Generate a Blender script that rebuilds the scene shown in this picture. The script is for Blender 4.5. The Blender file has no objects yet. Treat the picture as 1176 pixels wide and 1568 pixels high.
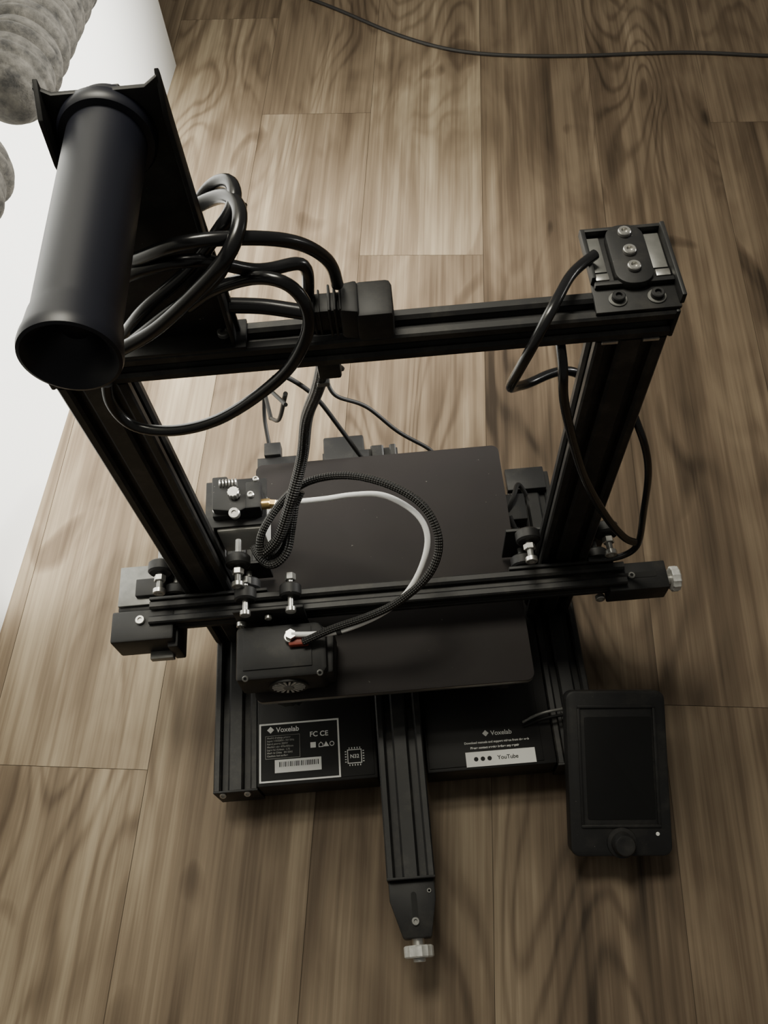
import bpy, bmesh, random
from math import *
from mathutils import Vector, Matrix
random.seed(4)
S=0.001
col=bpy.context.collection

# ---------------------------------------------------------------- materials
def newmat(name):
    m=bpy.data.materials.new(name); m.use_nodes=True
    nt=m.node_tree; b=nt.nodes['Principled BSDF']
    return m,nt,b
def simple(name,colr,rough=0.5,metal=0.0,noise=0.0,nscale=200,bump=0.0,spec=0.5,speck=0.0,dust=0.0):
    m,nt,b=newmat(name)
    b.inputs['Base Color'].default_value=(*colr,1); b.inputs['Roughness'].default_value=rough
    b.inputs['Metallic'].default_value=metal; b.inputs['Specular IOR Level'].default_value=spec
    N=nt.nodes.new; L=nt.links.new
    tc=N('ShaderNodeTexCoord')
    if noise>0 or bump>0:
        n=N('ShaderNodeTexNoise'); n.inputs['Scale'].default_value=nscale; n.inputs['Detail'].default_value=4
        L(tc.outputs['Object'],n.inputs['Vector'])
        mx=N('ShaderNodeMix'); mx.data_type='RGBA'
        mx.inputs['A'].default_value=(*[c*(1-noise) for c in colr],1); mx.inputs['B'].default_value=(*[min(1,c*(1+noise)+0.0) for c in colr],1)
        L(n.outputs['Fac'],mx.inputs['Factor']); last=mx.outputs['Result']
        if dust>0:
            d=N('ShaderNodeTexNoise'); d.inputs['Scale'].default_value=34; d.inputs['Detail'].default_value=9; d.inputs['Roughness'].default_value=0.72
            L(tc.outputs['Object'],d.inputs['Vector'])
            r=N('ShaderNodeMapRange'); r.inputs[1].default_value=0.50; r.inputs[2].default_value=0.78; r.inputs[4].default_value=dust; L(d.outputs['Fac'],r.inputs[0])
            m3=N('ShaderNodeMix'); m3.data_type='RGBA'; m3.inputs['B'].default_value=(0.17,0.155,0.13,1)
            L(r.outputs[0],m3.inputs['Factor']); L(last,m3.inputs['A']); last=m3.outputs['Result']
        if speck>0:
            v=N('ShaderNodeTexNoise'); v.inputs['Scale'].default_value=speck; v.inputs['Detail'].default_value=2
            L(tc.outputs['Object'],v.inputs['Vector'])
            r=N('ShaderNodeValToRGB'); r.color_ramp.elements[0].position=0.755; r.color_ramp.elements[1].position=0.80
            L(v.outputs['Fac'],r.inputs['Fac'])
            m2=N('ShaderNodeMix'); m2.data_type='RGBA'; m2.inputs['B'].default_value=(0.2,0.19,0.17,1)
            L(r.outputs['Color'],m2.inputs['Factor']); L(last,m2.inputs['A']); last=m2.outputs['Result']
        L(last,b.inputs['Base Color'])
        if bump>0:
            bp=N('ShaderNodeBump'); bp.inputs['Strength'].default_value=bump; bp.inputs['Distance'].default_value=0.0005
            L(n.outputs['Fac'],bp.inputs['Height']); L(bp.outputs['Normal'],b.inputs['Normal'])
    return m
ALU=simple('black_anodised_aluminium',(0.012,0.012,0.0125),0.50,0.0,0.45,60,0.0,0.45,dust=0.28)
SLOT=simple('black_slot',(0.004,0.004,0.004),0.7)
SHEET=simple('black_painted_steel',(0.012,0.012,0.0125),0.55,0,0.3,90,0.1,0.45,dust=0.20,speck=420)
PLAST=simple('black_plastic',(0.011,0.011,0.0115),0.56,0,0.3,80,0.1,0.45,dust=0.18,speck=420)
TUBEM=simple('satin_black_plastic',(0.009,0.010,0.017),0.42,0,0.1,30,0.0,0.45)
BEDM=simple('print_bed_surface',(0.023,0.0195,0.019),0.68,0,0.25,15,0.15,0.28,speck=300)
BEDEDGE=simple('bed_edge_steel',(0.3,0.29,0.27),0.35,0.7)
BOXM=simple('black_box_paint',(0.011,0.0105,0.0105),0.48,0,0.3,50,0.1,0.4,speck=330)
STEEL=simple('zinc_steel',(0.60,0.59,0.56),0.32,0.9,0.3,200)
DSTEEL=simple('grey_steel',(0.22,0.22,0.21),0.42,0.5,0.4,120)
GREY=simple('motor_grey',(0.55,0.54,0.50),0.5,0.0,0.2,90)
BRASS=simple('brass',(0.75,0.52,0.22),0.3,0.9)
WHITE=simple('white_ptfe',(0.94,0.94,0.93),0.35)
LABEL=simple('label_white',(0.88,0.88,0.85),0.6)
KNOB=simple('cast_white_metal',(0.62,0.62,0.60),0.45,0.3,0.3,300)
GLASS=simple('screen_glass',(0.006,0.006,0.006),0.32,0,0.2,40,0.0,0.45)
RED=simple('red_silicone',(0.28,0.05,0.03),0.5)
CABLE=simple('black_cable_rubber',(0.010,0.010,0.011),0.24,0,0.1,40,0.0,0.65)
WIRE=simple('black_wire',(0.010,0.010,0.010),0.6,0,0.2,40,0.0,0.25)
FCABLE=simple('grey_floor_cable',(0.022,0.02,0.019),0.6)
RUB=simple('rubber',(0.01,0.01,0.01),0.8)

def braid():
    m,nt,b=newmat('braided_sleeve'); N=nt.nodes.new; L=nt.links.new
    uv=N('ShaderNodeUVMap'); sep=N('ShaderNodeSeparateXYZ'); L(uv.outputs['UV'],sep.inputs[0])
    def M(op,a,bv):
        n=N('ShaderNodeMath'); n.operation=op
        for i,x in enumerate((a,bv)):
            if x is None: continue
            if isinstance(x,(int,float)): n.inputs[i].default_value=x
            else: L(x,n.inputs[i])
        return n.outputs[0]
    a=M('MULTIPLY',sep.outputs['X'],6*2*pi); c=M('MULTIPLY',sep.outputs['Y'],1500.)
    s1=M('SINE',M('ADD',a,c),None); s2=M('SINE',M('SUBTRACT',a,c),None)
    p=M('MULTIPLY',s1,s2)
    r=N('ShaderNodeValToRGB'); r.color_ramp.elements[0].position=0.25; r.color_ramp.elements[0].color=(0.007,0.007,0.007,1)
    r.color_ramp.elements[1].position=0.6; r.color_ramp.elements[1].color=(0.07,0.066,0.06,1)
    L(p,r.inputs['Fac']); L(r.outputs['Color'],b.inputs['Base Color']); b.inputs['Roughness'].default_value=0.5
    bp=N('ShaderNodeBump'); bp.inputs['Distance'].default_value=0.0006; L(p,bp.inputs['Height']); L(bp.outputs['Normal'],b.inputs['Normal'])
    return m
BRAID=braid()

def wood():
    m,nt,b=newmat('wood_plank_laminate'); N=nt.nodes.new; L=nt.links.new
    def M(op,a,bv=None,cv=None):
        n=N('ShaderNodeMath'); n.operation=op
        for i,x in enumerate((a,bv,cv)):
            if x is None: continue
            if isinstance(x,(int,float)): n.inputs[i].default_value=x
            else: L(x,n.inputs[i])
        return n.outputs[0]
    tc=N('ShaderNodeTexCoord'); at=N('ShaderNodeAttribute'); at.attribute_name='rnd_shade'
    sep=N('ShaderNodeSeparateXYZ'); L(tc.outputs['Object'],sep.inputs[0])
    off=M('MULTIPLY',at.outputs['Fac'],37.0)
    def vec(sx,sy,o=0.0):
        c=N('ShaderNodeCombineXYZ'); L(M('MULTIPLY',sep.outputs['X'],sx),c.inputs['X']); L(M('MULTIPLY',sep.outputs['Y'],sy),c.inputs['Y'])
        L(M('ADD',off,o),c.inputs['Z']); return c.outputs[0]
    def noise(v,scale,detail=4,rough=0.5,dist=0.0):
        n=N('ShaderNodeTexNoise'); n.inputs['Scale'].default_value=scale; n.inputs['Detail'].default_value=detail
        n.inputs['Roughness'].default_value=rough; n.inputs['Distortion'].default_value=dist
        L(v,n.inputs['Vector']); return n.outputs['Fac']
    big=noise(vec(9,1.7),1.0,1.4,0.35,0.5)
    big=M('ADD',big,M('MULTIPLY',noise(vec(28,5.0,4.0),1.0,2,0.5),0.07))
    ringf=M('SINE',M('MULTIPLY',big,105.0))
    rings=M('POWER',M('MULTIPLY_ADD',ringf,0.5,0.5),3.0)
    amp=noise(vec(6,1.6,5.0),1.0,2,0.5)
    ampr=N('ShaderNodeMapRange'); ampr.inputs[1].default_value=0.40; ampr.inputs[2].default_value=0.60; L(amp,ampr.inputs[0])
    fine=noise(vec(300,5,9.0),1.0,4,0.6)
    mid=noise(vec(85,1.8,3.0),1.0,3,0.55,0.2)
    streak=noise(vec(24,1.2,21.0),1.0,2,0.5,0.3)
    blotch=noise(vec(10,3.0,13.0),1.0,3,0.55,0.9)
    knotn=noise(vec(13,6.0,31.0),1.0,1,0.4,1.2)
    knot=N('ShaderNodeMapRange'); knot.inputs[1].default_value=0.67; knot.inputs[2].default_value=0.79; L(knotn,knot.inputs[0])
    t=M('MULTIPLY',mid,0.38)
    t=M('ADD',t,M('MULTIPLY',fine,0.26))
    t=M('ADD',t,M('MULTIPLY',blotch,0.52))
    t=M('ADD',t,M('MULTIPLY',streak,0.46))
    t=M('SUBTRACT',t,0.225)
    t=M('SUBTRACT',t,M('MULTIPLY',M('MULTIPLY',rings,ampr.outputs[0]),0.13))
    t=M('SUBTRACT',t,M('MULTIPLY',knot.outputs[0],0.20))
    t=M('ADD',t,M('MULTIPLY',M('SUBTRACT',at.outputs['Fac'],0.5),0.26))  # per-plank tone; carries the shade painted into the right-hand planks
    r=N('ShaderNodeValToRGB'); e=r.color_ramp.elements
    e[0].position=0.24; e[0].color=(0.036,0.025,0.016,1)
    e[1].position=0.84; e[1].color=(0.46,0.375,0.26,1)
    k=e.new(0.46); k.color=(0.128,0.092,0.061,1)
    k=e.new(0.63); k.color=(0.235,0.178,0.120,1)
    L(t,r.inputs['Fac']); L(r.outputs['Color'],b.inputs['Base Color'])
    b.inputs['Roughness'].default_value=0.6; b.inputs['Specular IOR Level'].default_value=0.25
    bp=N('ShaderNodeBump'); bp.inputs['Strength'].default_value=0.25; bp.inputs['Distance'].default_value=0.0006
    L(fine,bp.inputs['Height']); L(bp.outputs['Normal'],b.inputs['Normal'])
    return m
WOOD=wood()
GAP=simple('plank_gap',(0.05,0.035,0.022),0.8)
WALLM=simple('white_painted_wall',(0.94,0.945,0.91),0.55,0,0.03,3,0.1)
def ropemat():
    m,nt,b=newmat('grey_rope'); N=nt.nodes.new; L=nt.links.new
    tc=N('ShaderNodeTexCoord'); n=N('ShaderNodeTexNoise'); n.inputs['Scale'].default_value=75; n.inputs['Detail'].default_value=7; n.inputs['Roughness'].default_value=0.65
    L(tc.outputs['Object'],n.inputs['Vector'])
    r=N('ShaderNodeValToRGB'); r.color_ramp.elements[0].position=0.36; r.color_ramp.elements[0].color=(0.012,0.011,0.009,1)
    r.color_ramp.elements[1].position=0.68; r.color_ramp.elements[1].color=(0.070,0.064,0.053,1)
    L(n.outputs['Fac'],r.inputs['Fac']); L(r.outputs['Color'],b.inputs['Base Color']); b.inputs['Roughness'].default_value=0.95
    bp=N('ShaderNodeBump'); bp.inputs['Distance'].default_value=0.002; L(n.outputs['Fac'],bp.inputs['Height']); L(bp.outputs['Normal'],b.inputs['Normal'])
    return m
ROPE=ropemat()

# ---------------------------------------------------------------- helpers
def empty(name,parent=None):
    e=bpy.data.objects.new(name,None); col.objects.link(e); e.empty_display_size=0.05
    if parent: e.parent=parent
    return e
def finish(name,bm,mat,parent,smooth=False):
    bmesh.ops.recalc_face_normals(bm,faces=bm.faces)
    me=bpy.data.meshes.new(name); bm.to_mesh(me); bm.free()
    mats=mat if isinstance(mat,(list,tuple)) else [mat]
    for x in mats: me.materials.append(x)
    if smooth:
        for p in me.polygons: p.use_smooth=True
        try: me.set_sharp_from_angle(angle=radians(38))
        except Exception: pass
    o=bpy.data.objects.new(name,me); col.objects.link(o)
    if parent: o.parent=parent
    return o
def V(p): return Vector(p)*S
def prism(name,pts,z0,z1,mat,parent,bevel=0.0,mtx=None,smooth=False):
    bm=bmesh.new()
    b=[bm.verts.new((x,y,z0)) for x,y in pts]; t=[bm.verts.new((x,y,z1)) for x,y in pts]
    n=len(pts); bm.faces.new(b[::-1]); bm.faces.new(t)
    for i in range(n): bm.faces.new((b[i],b[(i+1)%n],t[(i+1)%n],t[i]))
    bmesh.ops.recalc_face_normals(bm,faces=bm.faces)
    if bevel>0:
        ed=[e for e in bm.edges if e.calc_face_angle(0)>0.6]
        bmesh.ops.bevel(bm,geom=ed,offset=bevel,segments=2,profile=0.5,affect='EDGES',clamp_overlap=True)
    if mtx is not None: bmesh.ops.transform(bm,matrix=mtx,verts=bm.verts)
    bmesh.ops.scale(bm,vec=(S,S,S),verts=bm.verts)
    return finish(name,bm,mat,parent,smooth or bevel>0)
def box(name,x0,x1,y0,y1,z0,z1,mat,parent,bevel=0.8):
    return prism(name,[(x0,y0),(x1,y0),(x1,y1),(x0,y1)],z0,z1,mat,parent,bevel)
def rrect(w,h,r,seg=6):
    P=[]
    for cx,cy,a in ((w/2-r,h/2-r,0),(-w/2+r,h/2-r,90),(-w/2+r,-h/2+r,180),(w/2-r,-h/2+r,270)):
        for i in range(seg+1):
            t=radians(a+90*i/seg); P.append((cx+r*cos(t),cy+r*sin(t)))
    return P
def frame_mtx(o,u,v,n):
    u=Vector(u).normalized(); v=Vector(v).normalized(); n=Vector(n).normalized()
    return Matrix(((u.x,v.x,n.x,o[0]),(u.y,v.y,n.y,o[1]),(u.z,v.z,n.z,o[2]),(0,0,0,1)))
AX={'x':((0,1,0),(0,0,1),(1,0,0)),'y':((1,0,0),(0,0,1),(0,1,0)),'z':((1,0,0),(0,1,0),(0,0,1))}
def extr(name,w,h,a0,a1,axis,c,parent,mat=ALU):
    P=[]
    def side(L,n):
        o=[]
        for k in range(n):
            m=-L/2+20*(k+0.5)
            o+= [(m-4.8,0),(m-3.0,1.8),(m-3.0,2.6),(m-5.0,3.6),(m-3.0,6),(m+3.0,6),(m+5.0,3.6),(m+3.0,2.6),(m+3.0,1.8),(m+4.8,0)]
        return o
    nw,nh=max(1,round(w/20)),max(1,round(h/20)); r=1.2
    P+=[(-w/2+r,-h/2)]+[(s,-h/2+d) for s,d in side(w,nw)]+[(w/2-r,-h/2)]
    P+=[(w/2,-h/2+r)]+[(w/2-d,s) for s,d in side(h,nh)]+[(w/2,h/2-r)]
    P+=[(w/2-r,h/2)]+[(-s,h/2-d) for s,d in side(w,nw)]+[(-w/2+r,h/2)]
    P+=[(-w/2,h/2-r)]+[(-w/2+d,-s) for s,d in side(h,nh)]+[(-w/2,-h/2+r)]
    u,v,n=AX[axis]
    o=Vector(u)*c[0]+Vector(v)*c[1]
    return prism(name,P,a0,a1,mat,parent,0,frame_mtx(o,u,v,n))
def lathe(name,p0,p1,prof,mat,parent,seg=36,star=None,smooth=True):
    p0=Vector(p0); d=(Vector(p1)-p0).normalized()
    a=Vector((0,0,1)) if abs(d.z)<0.9 else Vector((1,0,0))
    u=d.cross(a).normalized(); v=d.cross(u)
    bm=bmesh.new(); rings=[]
    for t,r in prof:
        ring=[]
        for i in range(seg):
            th=2*pi*i/seg; rr=r*(1+(star if (star and i%2) else 0))
            ring.append(bm.verts.new((p0+d*t+(u*cos(th)+v*sin(th))*rr)*S))
        rings.append(ring)
    for A,B in zip(rings,rings[1:]):
        for i in range(seg): bm.faces.new((A[i],A[(i+1)%seg],B[(i+1)%seg],B[i]))
    bm.faces.new(rings[0][::-1]); bm.faces.new(rings[-1])
    return finish(name,bm,mat,parent,smooth)
def cyl(name,p0,p1,r,mat,parent,seg=32,b=0.5,star=None):
    L=(Vector(p1)-Vector(p0)).length; b=min(b,r*0.4,L*0.3)
    return lathe(name,p0,p1,[(0,r-b),(b,r),(L-b,r),(L,r-b)],mat,parent,seg,star)
def hexnut(name,p0,p1,r,mat,parent):
    L=(Vector(p1)-Vector(p0)).length
    return lathe(name,p0,p1,[(0,r-0.4),(0.4,r),(L-0.4,r),(L,r-0.4)],mat,parent,6,None,False)
def bolt(name,p,d,r,mat,parent,h=3):
    d=Vector(d).normalized(); p=Vector(p)
    lathe(name,p,p+d,[(0,r-0.2),(0.2,r),(h-0.5,r),(h,r-0.5),(h,r*0.5),(h-1.5,r*0.45)],mat,parent,20)
def tube(name,pts,r,mat,parent,step=3.0,seg=12):
    P=[Vector(p) for p in pts]; P=[P[0]*2-P[1]]+P+[P[-1]*2-P[-2]]
    out=[]
    for i in range(1,len(P)-2):
        a,b,c,d=P[i-1:i+3]; n=max(2,int((c-b).length/step))
        for k in range(n):
            t=k/n
            out.append(0.5*((2*b)+(-a+c)*t+(2*a-5*b+4*c-d)*t*t+(-a+3*b-3*c+d)*t**3))
    out.append(P[-2])
    for _ in range(6):
        out=[out[0]]+[(out[i-1]+2*out[i]+out[i+1])/4 for i in range(1,len(out)-1)]+[out[-1]]
    bm=bmesh.new(); uvl=bm.loops.layers.uv.new('UVMap'); rings=[]; n=None; dist=[0]
    for i,p in enumerate(out):
        t=(out[min(i+1,len(out)-1)]-out[max(i-1,0)]).normalized()
        if n is None:
            n=t.cross(Vector((0.3,0.2,1))).normalized()
        n=(n-t*n.dot(t)).normalized(); b=t.cross(n)
        if i: dist.append(dist[-1]+(p-out[i-1]).length*S)
        rings.append([bm.verts.new((p+(n*cos(2*pi*k/seg)+b*sin(2*pi*k/seg))*r)*S) for k in range(seg)])
    for i in range(len(rings)-1):
        for k in range(seg):
            f=bm.faces.new((rings[i][k],rings[i][(k+1)%seg],rings[i+1][(k+1)%seg],rings[i+1][k]))
            for lp,(uu,vv) in zip(f.loops,((k/seg,dist[i]),((k+1)/seg,dist[i]),((k+1)/seg,dist[i+1]),(k/seg,dist[i+1]))): lp[uvl].uv=(uu,vv)
    bm.faces.new(rings[0][::-1]); bm.faces.new(rings[-1])
    return finish(name,bm,mat,parent,True)
def text(name,body,size,loc,mat,parent,align='LEFT',h=0.15):
    cu=bpy.data.curves.new(name,'FONT'); cu.body=body; cu.size=size*S; cu.align_x=align; cu.align_y='CENTER'; cu.extrude=h*S*0.5; cu.offset=0.00008
    o=bpy.data.objects.new(name+'_t',cu); col.objects.link(o)
    dg=bpy.context.evaluated_depsgraph_get(); me=bpy.data.meshes.new_from_object(o.evaluated_get(dg))
    bpy.data.objects.remove(o)
    me.materials.clear(); me.materials.append(mat)
    ob=bpy.data.objects.new(name,me); col.objects.link(ob); ob.location=V(loc); ob.parent=parent
    return ob

# ---------------------------------------------------------------- floor (planks laid 6.6 deg off the printer axis)
def build_floor():
    bm=bmesh.new(); lay=bm.faces.layers.float.new('rnd_shade')
    W=165; x0=-66.5; LEN=1220; g=0.25
    offs={0:539,1:-50,-1:833,-2:-141,2:-62,-3:480,3:-420,4:140}
    tone_shade={(-3):0.6,(-2):0.70,(-1):0.62,0:0.70,1:0.34,2:0.06,3:0.1,4:0.05,5:0.1}  # low right-hand values put the corner's shade into the plank tone, besides plank variation
    for k in range(-15,16):
        of=offs.get(k,(k*437)%LEN)
        for j in range(-3,4):
            ya=of+j*LEN; yb=ya+LEN
            if yb<-2500 or ya>3500: continue
            xa=x0+k*W; xb=xa+W
            q=[(xa+g,ya+g),(xb-g,ya+g),(xb-g,yb-g),(xa+g,yb-g)]
            f=bm.faces.new([bm.verts.new((x*S,y*S,0)) for x,y in q])
            f[lay]=min(1,max(0,tone_shade.get(k,random.random())+random.uniform(-0.2,0.2))); f.material_index=0
    f=bm.faces.new([bm.verts.new((x,y,-0.0006)) for x,y in ((-2.3,-2.4),(2.3,-2.4),(2.3,3.4),(-2.3,3.4))]); f.material_index=1
    for f in bm.faces:
        if f.normal.z<0: f.normal_flip()
    me=bpy.data.meshes.new('floor'); bm.to_mesh(me); bm.free(); me.materials.append(WOOD); me.materials.append(GAP)
    o=bpy.data.objects.new('floor',me); col.objects.link(o); o.rotation_euler=(0,0,radians(-6.6))
build_floor()
prism('wall_left',[(-272,995),(-372,1010),(-560,-265),(-461,-280)],0,2300,WALLM,None,0)

def rope_post(nm,p0,p1,r,anchor,pitch=13.0):
    root=empty(nm)
    L=(Vector(p1)-Vector(p0)).length
    prof=[]; n=int(L/1.2)
    for i in range(n+1):
        t=L*i/n; e=min(1,sqrt(max(0.0,1-(1-min(1,t/28))**2))) if t<28 else 1
        e2=sqrt(max(0.0,1-(1-(L-t)/28)**2)) if (L-t)<28 else 1
        bump=abs(sin(pi*t/pitch))
        prof.append((t,max(1.0,(r-2.4+2.4*bump**0.6+1.5*sin(t*0.23))*e*e2)))
    lathe('rope_winding',p0,p1,prof,ROPE,root,48)
    for a,b in anchor: cyl('mount',a,b,14,ROPE,root)
    return root
rope_post('rope_wrapped_post',(-316,418,345),(-268,720,345),39,[((-313,450,345),(-362,458,345)),((-282,640,345),(-337,650,345))])
rope_post('rope_wrapped_post',(-346,275,345),(-329,366,345),41,[((-338,320,345),(-387,328,345))])

r=empty('loose_floor_cable')
tube('cable',[(-330,1420,3),(-180,1260,3),(-110,1185,3),(-47,1135,3),(5,1090,3),(76,1025,3),(145,977,3),(209,950,3),(290,932,3),(372,921,3),(520,907,3),(639,881,3),(800,850,3),(1000,800,3)],2.6,FCABLE,r,8)

# ---------------------------------------------------------------- printer
P=empty('desktop_3d_printer')
extr('base_rail_left',40,40,-150,152,'y',(-150,32),P)
extr('base_rail_right',40,40,-150,152,'y',(158,32),P)
extr('base_crossbar_rear',20,20,-129,137,'x',(120,22),P)
for nm,x0,x1 in (('l',-170,-130),('r',138,178)):
    box('end_plate_'+nm,x0,x1,-152,-150,12,52,SHEET,P,0.6)
for sx in (-1,1):
    for j,yy in enumerate((-130,130)):
        cyl(f'foot_{sx}_{j}',(sx*150+(4 if sx>0 else 0),yy,0),(sx*150+(4 if sx>0 else 0),yy,12.5),15,RUB,P)
cyl('foot_front',(0,-218,0),(0,-218,32),9,RUB,P)
for i,(x,y) in enumerate(((-162,-153),(-140,-153))):
    bolt(f'end_bolt_{i}',(x,y+1,46),(0,-0.7,0.5),3,STEEL,P,2.5)
extr('y_rail',40,40,-235,190,'y',(0,52),P)
box('y_rail_plate',-20,20,-237,-235,32,73,SHEET,P,0.4)
box('y_belt',-3,3,-235,188,69,70,RUB,P,0.1)
prism('y_tensioner_body',[(-19,-237),(19,-237),(19,-252),(13,-280),(-10,-280),(-19,-252)],36,66,SHEET,P,1.2)
prism('y_tensioner_slot',rrect(4.5,26,2.2),66,66.4,SLOT,P,0,Matrix.Translation((1,-259,0)))
bolt('y_tensioner_bolt',(1,-268,66),(0,0,1),3.2,DSTEEL,P,2)
bolt('y_tensioner_bolt2',(14,-246,66),(0,0,1),2,DSTEEL,P,1)
cyl('y_tensioner_screw',(1.5,-279,55),(1.5,-286,55),5,STEEL,P)
cyl('y_tensioner_knob',(1.5,-285,55),(1.5,-294,55),12,KNOB,P,28,1.0,-0.09)
cyl('y_tensioner_cap',(1.5,-294,55),(1.5,-297,55),5,KNOB,P)

box('power_supply_box',-130,-22,-150,20,14,54,BOXM,P,1.2)
box('power_supply_lid_seam',-127,-25,-147,17,54,54.6,BOXM,P,0.3)
box('mainboard_box',22,137,-150,20,14,54,BOXM,P,1.2)
box('mainboard_lid',24,126,-147,17,54,55,BOXM,P,0.4)
def rect_outline(nm,x0,x1,y0,y1,z,w,mat):
    box(nm+'_a',x0,x1,y0,y0+w,z,z+.2,mat,P,0); box(nm+'_b',x0,x1,y1-w,y1,z,z+.2,mat,P,0)
    box(nm+'_c',x0,x0+w,y0+w,y1-w,z,z+.2,mat,P,0); box(nm+'_d',x1-w,x1,y0+w,y1-w,z,z+.2,mat,P,0)
Z=54.7
box('rating_label_back',-127.5,-55.5,-146.5,-94.5,Z,Z+.1,SLOT,P,0)
rect_outline('rating_label_border',-128,-55,-147,-94,Z+.1,1.5,LABEL)
box('barcode',-114,-72,-139,-127.5,Z+.15,Z+.35,LABEL,P,0)
for i in range(22):
    x=-110+i*1.65
    box(f'bar_{i}',x,x+random.choice((0.5,0.9)),-134,-129.5,Z+.36,Z+.42,SLOT,P,0)
text('maker_mark','\u25c6 Voxelab',6.4,(-121,-100.5,Z+.2),LABEL,P)
fp=['Model: desktop printer','Input: 115/230V~ 50/60Hz','Rated power: 350W','Machine size 473x480mm','Layer 0.1-0.4mm  1.75','Made in China   SN 0041','Caution: hot surface']
for i,s in enumerate(fp):
    text(f'fine_print_{i}',s,2.3,(-121,-107.5-i*2.7,Z+.2),DSTEEL,P)
rect_outline('spec_table',-122.5,-91,-126.3,-105.4,Z+.1,0.35,DSTEEL)
text('cert_1','FC CE',6.4,(-82,-107,Z+.2),LABEL,P)
text('cert_2','\u25a0 \u2302',6.5,(-82,-117,Z+.2),LABEL,P)
text('cert_3','\u25b2\u25cb',5.5,(-70,-117,Z+.2),LABEL,P)
rect_outline('chip_icon',-48.5,-35.5,-136,-123.5,Z,0.7,LABEL)
text('chip_text','N32',4.6,(-42,-129.8,Z+.1),LABEL,P,'CENTER')
for i in range(5):
    for (xa,ya) in ((-47+i*2.4,-122.3),(-47+i*2.4,-137.4)): box('pin',xa,xa+.8,ya-0.7,ya+.7,Z,Z+.15,LABEL,P,0)
    for (xa,ya) in ((-50,-134.8+i*2.3),(-34,-134.8+i*2.3)): box('pin',xa-.7,xa+.7,ya,ya+.8,Z,Z+.15,LABEL,P,0)
Z2=55.1
box('qr_strip',57,119,-148,-135,Z2,Z2+.2,LABEL,P,0)
for i,x in enumerate((66,72,78)): cyl(f'icon_{i}',(x,-141.5,Z2+.2),(x,-141.5,Z2+.3),2.0,SLOT,P,16,0.02)
text('strip_text','YouTube',5.0,(85,-141.5,Z2+.25),SLOT,P)
text('mainboard_mark','\u25c6 Voxelab',5.8,(74,-119.5,Z2+.1),LABEL,P)
text('note_1','Download manuals and support videos from the web',2.7,(57,-127.0,Z2+.1),LABEL,P)
text('note_2','Please contact service before any repair',2.7,(62,-131.6,Z2+.1),LABEL,P)
def bedplate(nm,w,h,r,z0,z1,mat,cx=0,cy=19.6,b=0.4): prism(nm,rrect(w,h,r),z0,z1,mat,P,b,Matrix.Translation((cx,cy,0)))
bedplate('bed_carriage',150,60,6,84,87,SHEET); bedplate('bed_carriage_arm',60,190,6,87.2,89,SHEET)
for sx in (-1,1):
    for sy in (-1,1):
        prism(f'carriage_arm_{sx}_{sy}',[(-9,-60),(9,-60),(9,60),(-9,60)],87.2,89,SHEET,P,0.3,Matrix.Translation((sx*60,19.6+sy*55,0))@Matrix.Rotation(-sx*sy*0.6,4,'Z'))
        x,y=sx*95,19.6+sy*95
        cyl('bed_knob',(x,y,92),(x,y,104),16,PLAST,P,30,1,-0.05); cyl('bed_spring',(x,y,104),(x,y,126),5,DSTEEL,P)
        cyl('v_wheel',(sx*28,19.6+sy*45,58),(sx*28,19.6+sy*45,70),8,PLAST,P); cyl('wheel_axle',(sx*28,19.6+sy*45,52),(sx*28,19.6+sy*45,84),2.5,STEEL,P)
bedplate('bed_heater',234.8,234.8,7,126,132.4,BEDEDGE)
bedplate('bed_surface',235,235,7,132.6,134,BEDM,0,19.6,0.3)
box('y_motor',-55,-13,150,192,52,92,PLAST,P,2); box('y_motor_bracket',-60,22,138,200,44,50,SHEET,P,0.6)
cyl('y_pulley',(-6,171,60),(4,171,60),7,DSTEEL,P); box('y_endstop',-24,-8,150,160,100,112,PLAST,P,0.8)
box('endstop_contact',-22,-12,147,150,106,110,DSTEEL,P,0.5)
box('z_motor',-128,-88,154,194,12,54,PLAST,P,2); box('z_motor_plate',-130,-86,152,196,54,57,SHEET,P,0.5)
box('z_motor_plug',-122,-104,196,212,48,62,PLAST,P,1)
box('rear_right_bracket',132,172,128,154,52,60,SHEET,P,1); box('rear_right_block',122,146,88,118,52,70,PLAST,P,1.5)

extr('upright_left',40,20,52,455,'z',(-151,0),P)
extr('upright_right',40,20,52,455,'z',(151,0),P)
extr('top_bar',20,20,-171,171,'x',(0,465),P)
box('top_bar_cap',171,173.5,-10,10,455,475.5,PLAST,P,0.8); box('top_bar_cap_l',-173.5,-171,-10,10,455,475.5,PLAST,P,0.8)
for i,x in enumerate((138,161)): 
    box(f'joint_mark_{i}',x-4,x+5,-11.3,-10.1,454.4,456.2,STEEL,P,0.1)

prism('holder_bracket_base',[(128,-8),(174,-8),(176,50),(131,50)],475.2,477.4,SHEET,P,0.4)
box('holder_bracket_wall_l',128.5,131,12,49,477,483,SHEET,P,0.5); box('holder_bracket_wall_r',173,175.5,-6,49,477,484,SHEET,P,0.5)
box('holder_bracket_wall_b',128.5,175.5,47.5,50,477,482,SHEET,P,0.5)
for nm,a,b_ in (('l',131.5,139),('r',164.5,172.5)):
    box('bare_metal_'+nm,a,b_,20,46,477.5,478.2,DSTEEL,P,0.2); box('bare_metal_foot_'+nm,a,b_,13,18,477.5,479.5,STEEL,P,0.6)
prism('holder_clamp_plate',rrect(21,44,9),477.5,483,PLAST,P,0.8,Matrix.Translation((152,28,0)))
for i,y in enumerate((43,29,17)): bolt(f'clamp_bolt_{i}',(152,y,483),(0,0,1),3.6,STEEL,P,2.5)
box('holder_front_lip',130,173,8,11,477,481,SHEET,P,0.5)
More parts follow.
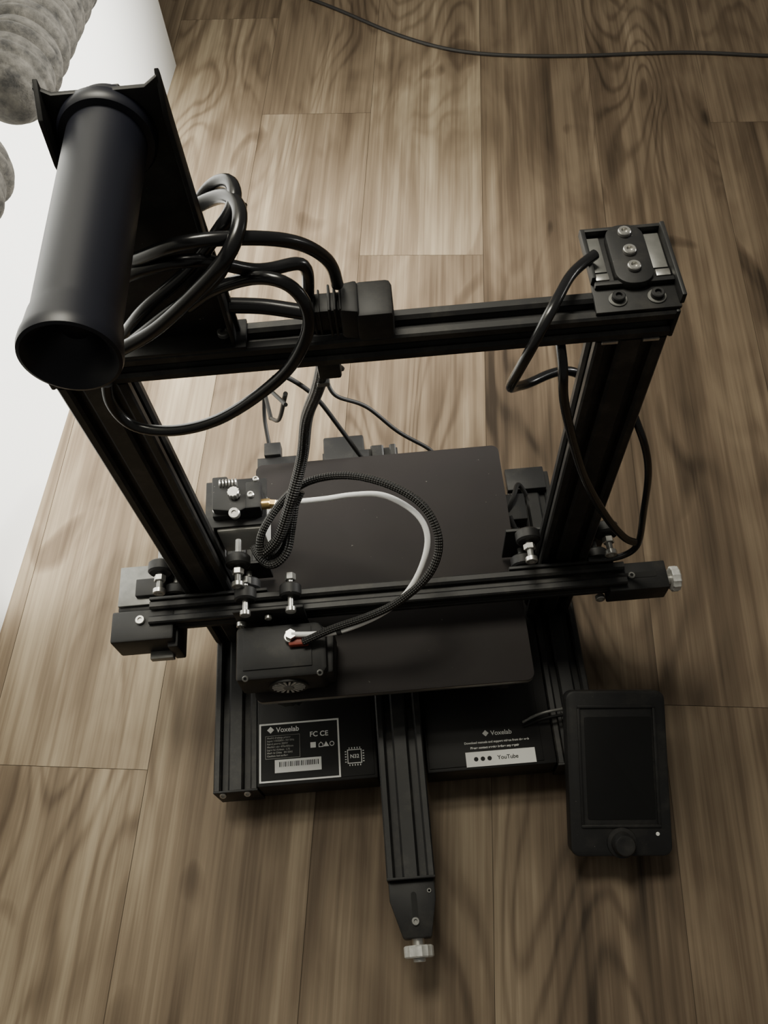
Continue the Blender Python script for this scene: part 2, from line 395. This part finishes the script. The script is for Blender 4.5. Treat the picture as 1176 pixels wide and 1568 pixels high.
for i,x in enumerate((141,162)):
    cyl(f'bar_washer_{i}',(x,0,477.4),(x,0,478.4),5,DSTEEL,P); bolt(f'bar_bolt_{i}',(x,0,478.4),(0,0,1),3.6,PLAST,P,3)

SP=P
prism('spool_bracket_plate',[(-130,471),(-63,471),(-67,626),(-73,622),(-110,622),(-116,626),(-117,600),(-122,540)],0,2.5,SHEET,SP,0.4,frame_mtx((0,4,0),(1,0,0),(0,0,1),(0,-1,0)))
prism('spool_bracket_fold_r',[(4,471),(-8,471),(-8,500),(-4,612),(4,628)],0,2.2,SHEET,SP,0.4,frame_mtx((-65.5,0,0),(0,1,0),(0,0,1),(-1,0,0)))
prism('spool_bracket_fold_l',[(4,540),(-3,545),(-12,600),(-8,618),(4,628)],0,2.2,SHEET,SP,0.4,frame_mtx((-115.5,0,0),(0,1,0),(0,0,1),(1,0,0)))
box('spool_bracket_foot',-130,-60,-10,10,475,477.5,SHEET,SP,0.5)
for x in (-72,-120): bolt('spool_foot_bolt',(x,0,477.5),(0,0,1),3.5,DSTEEL,SP,3)
lathe('spool_tube',(-93,12,603),(-93.5,-125,609.5),[(0,10),(0,15),(6,15),(6,14),(8,14),(8,18.5),(10,20),(15,20),(16.5,19),(17,16.2),(116,15.6),(119,16.2),(126,16.8),(129,17.4),(132,17.6),(134,17.2),(134.5,16),(131.5,13.2),(125,10),(121,5),(121.6,1)],TUBEM,SP,72)
hexnut('spool_nut',(-93,16,604),(-93,6,604),13,PLAST,SP)
cyl('spool_stub',(-95,-108,589),(-95,-116,589),4,DSTEEL,SP)

# ---------------------------------------------------------------- x gantry
G=P
extr('x_beam',20,20,-200,200,'x',(-25,164),G)
box('x_plate_left',-200,-100,-15,-12.2,146,176,SHEET,G,0.8); box('z_plate_left_back',-200,-100,13,16,140,172,SHEET,G,0.8)
box('x_plate_right',104,192,-15,-12.2,140,176,SHEET,G,0.8); box('z_plate_right_back',104,192,13,16,140,190,SHEET,G,0.8)
for sgn in (-1,1):
    for x in (sgn*151-32,sgn*151+32):
        for z in (156,204):
            cyl('z_wheel',(x,-5,z),(x,5,z),10.0,PLAST,G,28,1.5); cyl('z_axle',(x,-20,z),(x,(20 if z<170 or sgn<0 else 8),z),2.6,DSTEEL,G)
            if z>170:
                hexnut('z_nut',(x,-12,z),(x,-7,z),4.8,STEEL,G); bolt('z_bolt',(x,-19,z),(0,-1,0),5,STEEL,G,4)
box('x_motor_body',-231,-192,-18,24,122,162,PLAST,G,2.5); box('x_motor_face',-230,-193,-14,23,162,165.5,DSTEEL,G,0.8)
box('x_motor_housing',-233,-180,-48,-20,136,169,PLAST,G,2.0); box('x_motor_housing_lip',-187,-178,-52,-24,130,160,PLAST,G,1.5)
box('x_endstop_board',-206,-186,-55,-48,136,143,DSTEEL,G,0.5); bolt('x_housing_bolt',(-208,-30,169),(0,0,1),4,STEEL,G,3)
box('x_motor_plug',-214,-190,-8,8,164,171,PLAST,G,1)
box('x_tensioner_body',186,236,-39,-14,144,167,SHEET,G,1.2)
prism('x_tensioner_slot',rrect(30,5,2.4),167,167.4,SLOT,G,0,Matrix.Translation((212,-26,0)))
bolt('x_tensioner_pin',(206,-26,167),(0,0,1),3,DSTEEL,G,1.5)
cyl('x_tensioner_screw',(236,-27,155),(242,-27,155),4.5,STEEL,G); cyl('x_tensioner_knob',(241,-27,155),(248,-27,155),11,KNOB,G,26,1,-0.1)
bolt('x_end_bolt',(181,-34,148),(0,-1,0.2),4,STEEL,G,4)
box('x_belt',-180,200,-34.6,-34.0,160,166,RUB,G,0.1)
# extruder
box('extruder_motor',-141,-100,36,79,152,192,GREY,G,2.5)
box('extruder_bracket',-150,-97,38,84,192,195.5,SHEET,G,0.8)
box('extruder_support',-150,-142,13,84,150,195,SHEET,G,0.8)
prism('extruder_body',[(-142,44),(-100,44),(-98,60),(-104,80),(-142,80)],195.5,204,PLAST,G,1.5)
prism('extruder_lever',[(-140,46),(-118,42),(-104,48),(-106,58),(-122,60),(-128,78),(-141,78)],204,213,SHEET,G,1.5)
box('extruder_guide',-112,-99,44,70,204,214,PLAST,G,1.5)
for i in range(6): cyl('extruder_spring',(-134+i*2.7,70,214),(-132.6+i*2.7,70,214),3.6,STEEL,G,20,0.4)
cyl('extruder_gear',(-121,58,213),(-121,58,220),5.2,STEEL,G,24,0.5,-0.1); bolt('extruder_screw',(-121,42,209),(0,-0.3,1),4.6,STEEL,G,6)
bolt('extruder_screw2',(-107,56,214),(0,0,1),3.0,STEEL,G,3); bolt('extruder_screw3',(-138,49,204),(0,0,1),3,STEEL,G,3)
bolt('extruder_screw4',(-103,72,212),(0,0,1),2.6,STEEL,G,3)
cyl('extruder_fitting',(-101,51,206),(-92,51,206),4.6,BRASS,G); hexnut('extruder_fitting_nut',(-93,51,206),(-87,50,206),4.2,BRASS,G); cyl('fitting_collet',(-87,50,206),(-85,50,206),3.4,WHITE,G)
# carriage
box('carriage_plate',-126,-68,-40,-37,140,192,SHEET,G,1)
for x,z in ((-115,193),(-78,193),(-97,139)):
    cyl('x_wheel',(x,-31,z),(x,-20,z),9,PLAST,G,28,1.5); cyl('x_axle',(x,-44,z),(x,-12,z),2.4,STEEL,G)
    bolt('x_wheel_bolt',(x,-40,z),(0,-1,0),4.4,STEEL,G,4); hexnut('x_wheel_nut',(x,-16,z),(x,-10,z),4.6,DSTEEL,G)
bolt('carriage_bolt',(-122,-41,172),(0,-1,0),4.2,STEEL,G,4); bolt('carriage_bolt2',(-98,-41,182),(0,-1,0),3,STEEL,G,3)
prism('hotend_shroud',[(-126,-92),(-56,-92),(-52,-86),(-52,-56),(-58,-46),(-126,-46)],139,175,PLAST,G,3)
box('hotend_top_panel',-120,-64,-84,-50,175,176.2,SHEET,G,0.5)
prism('part_fan_duct',[(-62,-90),(-48,-88),(-46,-52),(-60,-46)],140,168,SHEET,G,2.0)
lathe('fan_rim',(-86,-91.5,155),(-86,-94,155),[(0,15),(0,16),(2.4,16),(2.4,14),(0.8,13.8),(0.6,3)],SHEET,G,40)
for k in range(18):
    a=2*pi*k/18; c=Vector((-86,-94.1,155)); d=Vector((cos(a),0,sin(a)))
    e=Vector((-sin(a),0,cos(a)))
    bm=bmesh.new(); p=[c+d*4-e*0.5,c+d*13.5-e*1.4,c+d*13.5+e*0.5,c+d*4+e*0.5]
    q=[x+Vector((0,1.2,0)) for x in p]
    v=[bm.verts.new(x*S) for x in p+q]
    for f in ((0,1,2,3),(7,6,5,4),(0,4,5,1),(1,5,6,2),(2,6,7,3),(3,7,4,0)): bm.faces.new([v[i] for i in f])
    finish(f'fan_grille_{k}',bm,KNOB,G)
cyl('fan_hub',(-86,-92.5,155),(-86,-95,155),4.5,DSTEEL,G)
for x in (-118,-58): bolt('shroud_screw',(x,-90,174),(0,-0.5,1),2.6,DSTEEL,G,1.5)
bolt('duct_screw',(-57,-78,168),(0,0,1),3.0,STEEL,G,2)
cyl('nozzle_block',(-86,-70,134.3),(-86,-70,141),6,BRASS,G); 
cyl('hotend_fitting',(-80,-60,175),(-80,-60,182),5.5,STEEL,G); hexnut('hotend_fitting_nut',(-80,-60,182),(-79.5,-60,187),4.6,STEEL,G)
box('hotend_silicone',-82,-66,-68,-60,176,182,RED,G,1.5)

# ---------------------------------------------------------------- screen
Fm=Vector((178,-229,42)); Bm=Vector((194,-101,90)); c=(Fm+Bm)/2
v=(Bm-Fm).normalized(); u=Vector((1,0.05,0.0)); u=(u-v*u.dot(v)*0.75).normalized(); v=(v-u*u.dot(v)).normalized(); n=u.cross(v)
MS=frame_mtx(c,u,v,n)
def sp(nm,pts,z0,z1,mat,b=0.5,t=(0,0)): return prism(nm,pts,z0,z1,mat,P,b,MS@Matrix.Translation((t[0],t[1],0)))
sp('screen_housing',rrect(87,139,8),-16,0,PLAST,2.2); sp('screen_back',rrect(78,128,8),-24,-15,PLAST,2)
ring=[((-34,53),(34,53),(34,50.5),(-34,50.5)),((-34,-47),(34,-47),(34,-49.5),(-34,-49.5)),((-34,50.5),(-31.5,50.5),(-31.5,-47),(-34,-47)),((31.5,50.5),(34,50.5),(34,-47),(31.5,-47))]
for i,q in enumerate(ring): sp(f'screen_bezel_{i}',list(q)[::-1],0,1.8,PLAST,0.5,(0,4))
sp('display_glass',rrect(58,86,1.5),0,0.5,GLASS,0.15,(1,4))
Mk=lambda x,y,z:(MS@Vector((x,y,z)))
lathe('screen_knob',Mk(0,-58,0),Mk(0,-58,10),[(0,13),(1.5,12.5),(2,9.5),(11,9),(12.5,8),(12.8,6),(12.2,1)],PLAST,P,40)
cyl('reset_dot',Mk(31,-51,0),Mk(31,-51,0.6),1.6,LABEL,P,16,0.1)
prism('screen_arm',[(148,-146),(190,-146),(200,-120),(200,-104),(148,-104)],50,54,SHEET,P,0.8)
cyl('screen_post',(180,-122,54),(180,-122,62),6,SHEET,P)
tube('screen_ribbon',[(112,-112,55),(125,-108,62),(140,-106,64),(158,-104,60)],1.4,DSTEEL,P); tube('screen_ribbon2',[(112,-116,55),(125,-113,61),(140,-111,63),(158,-109,60)],1.4,WIRE,P)

# ---------------------------------------------------------------- power cord
K=empty('power_cord')
R1=3.3
tube('coil_a',[(-118,-15,500),(-100,-18,522),(-75,-15,540),(-57,-12,559),(-48,-3,566),(-50,12,566),(-58,20,560),(-66,22,553),(-72,14,548)],R1,CABLE,K)
tube('coil_b',[(-104,-10,545),(-99,-14,548),(-71,-25,566),(-43,-20,561),(-22,-10,546),(-10,0,523),(-8,5,502)],R1,CABLE,K)
tube('coil_d',[(-84,-4,505),(-67,-7,519),(-42,-15,532),(-27,-20,528),(-22,-25,510),(-34,-30,485),(-55,-30,462),(-85,-28,438),(-114,-25,428),(-136,-20,430),(-143,-16,448),(-140,-14,462)],R1,CABLE,K)
tube('coil_e',[(-116,-30,507),(-95,-32,521),(-66,-33,548),(-50,-30,564),(-45,-12,568),(-52,5,564),(-66,15,553),(-80,16,545)],R1+0.2,CABLE,K)
tube('coil_f',[(-104,-15,540),(-96,-17,545),(-69,-18,549),(-44,-6,527),(-24,3,522),(-22,5,512),(-24,4,496)],R1,CABLE,K)
tube('coil_h',[(-112,-22,503),(-90,-24,522),(-62,-22,540),(-52,-10,552),(-47,4,560)],R1,CABLE,K)
box('plug_body',0,20,-13,12,476,497,PLAST,K,3)
prism('plug_shoulder',[(-8,-10),(2,-12),(2,11),(-8,9)],477,499,PLAST,K,2)
for i in range(3): box(f'plug_rib_{i}',-14+i*3.0,-12.6+i*3.0,-9,9,478,499,PLAST,K,0.6)
box('plug_neck',-26,-6,-7,7,480,496,PLAST,K,2.5)
for i in range(3): box(f'neck_rib_{i}',-25+i*2.8,-23.8+i*2.8,-8,8,479,497,PLAST,K,0.6)
tube('plug_tail',[(-24,0,488),(-36,2,490),(-48,4,492),(-66,3.0,496)],4.2,CABLE,K)
C2=empty('usb_cable')
tube('loop',[(133,28,484),(125,22,484),(116,12,486),(106,-6,489),(99,-17,488),(92,-24,476),(86,-25,457),(83,-21,436),(90,-10,422),(99,0,410),(119,14,401),(135,19,392),(146,20,370),(148,20,330)],3.0,CABLE,C2)
tube('down_run',[(113,4,452),(113,-8,448),(114,-16,440),(115,-20,425),(123,-22,392),(142,-24,330),(166,-28,277),(186,-29,243),(194,-28,235)],2.9,CABLE,C2)
tube('side_run',[(168,14,376),(174,0,363),(182,-10,345),(190,-15,315),(198,-16,262),(203,-20,215),(198,-19,195),(185,-18,186),(168,-17,186)],2.6,CABLE,C2)

tube('loom_down',[(-20,16,452),(-22,19,430),(-30,28,390),(-45,47,330),(-55,46,280),(-69,24,250),(-83,6,225),(-97,0,214)],4.6,BRAID,P,2.5)
tube('loom_arch',[(-98,-2,215),(-97,10,226),(-78,31,240),(-55,39,255),(-23,36,265),(10,21,270),(35,2,265),(44,-21,250),(34,-41,235),(8,-53,215),(-18,-57,200),(-45,-60,190),(-70,-66,182)],3.2,BRAID,P,2.5)
tube('loom_bundle',[(-106,12,203),(-103,4,205),(-92,-8,206),(-78,-1,212),(-72,17,222),(-66,32,240)],3.4,BRAID,P,2.5)
tube('loom_bundle2',[(-100,4,207),(-91,-2,208),(-80,6,214),(-74,20,226),(-60,36,246)],2.6,BRAID,P,2.5)
tube('filament_tube',[(-86,50,206),(-66,46,214),(-42,40,225),(-20,35,236),(5,24,250),(28,4,254),(36,-12,245),(30,-30,230),(15,-46,213),(-7,-56,200),(-40,-62,188),(-62,-61,184),(-79,-60,185)],2.3,WHITE,P,2.5)
cyl('tube_clip',(-38,-62,188.5),(-42,-62,187.5),3.0,PLAST,P)
tube('wire_a',[(-40,180,215),(-34,164,200),(-6,163,180),(23,151,150),(55,141,126),(60,130,110)],2.0,WIRE,P)
tube('wire_b',[(-80,140,262),(-71,143,260),(-50,150,220),(-32,148,170),(-17,144,128),(-10,150,100)],2.2,WIRE,P)
tube('wire_c',[(-100,180,150),(-112,240,118),(-115,252,100),(-120,240,70),(-117,212,58)],2.2,WIRE,P)
tube('wire_c2',[(-60,70,330),(-80,120,230),(-100,180,150)],1.8,WIRE,P)
tube('wire_d',[(-22,19,425),(-14,40,390),(-30,90,330),(-40,150,250),(-40,180,215)],1.6,WIRE,P)
tube('wire_e',[(-60,60,330),(-80,110,290),(-80,140,262)],1.6,WIRE,P)
box('loom_clamp',-27,-13,10,22,418,432,PLAST,P,1.5); box('loom_clamp2',-30,-22,20,26,398,402,DSTEEL,P,0.8)
tube('wire_r1',[(126,98,70),(135,112,78),(142,130,70),(150,120,60)],2.5,WIRE,P)
tube('wire_r2',[(128,92,70),(132,80,66),(142,60,56),(150,40,54)],2.5,WIRE,P)
tube('motor_lead',[(-115,79,172),(-118,92,150),(-120,120,110),(-118,160,60)],2.2,WIRE,P)

# ---------------------------------------------------------------- lights
def area(nm,loc,tgt,size,power,colr):
    l=bpy.data.lights.new(nm,'AREA'); l.shape='DISK'; l.size=size; l.energy=power; l.color=colr
    o=bpy.data.objects.new(nm,l); col.objects.link(o); o.location=loc
    o.rotation_euler=(Vector(tgt)-Vector(loc)).to_track_quat('-Z','Y').to_euler(); return o
area('ceiling_lamp',(-0.14,0.38,1.50),(-0.16,0.0,0),0.42,13.2,(1.0,0.95,0.80))
l=bpy.data.lights.new('wall_fill_spot','SPOT'); l.energy=430; l.spot_size=radians(40); l.spot_blend=0.7; l.shadow_soft_size=0.14; l.color=(1.0,0.985,0.93)  # added out-of-view fill spot, aimed to brighten the white wall
o=bpy.data.objects.new('wall_fill_spot',l); col.objects.link(o); o.location=(1.15,0.50,0.62)
o.rotation_euler=(Vector((-0.36,0.45,0.25))-Vector(o.location)).to_track_quat('-Z','Y').to_euler()
w=bpy.data.worlds.new('room_world'); bpy.context.scene.world=w; w.use_nodes=True
w.node_tree.nodes['Background'].inputs[0].default_value=(1.0,0.97,0.87,1); w.node_tree.nodes['Background'].inputs[1].default_value=0.11

cam=bpy.data.cameras.new('camera'); co=bpy.data.objects.new('camera',cam); col.objects.link(co)
co.location=(0.01002,-0.31472,0.83005); co.rotation_euler=(0.5068,0.0496,-0.0704)
cam.sensor_fit='VERTICAL'; cam.sensor_height=34.6; cam.lens=34.6*1308.7/1568; cam.clip_start=0.01
bpy.context.scene.camera=co
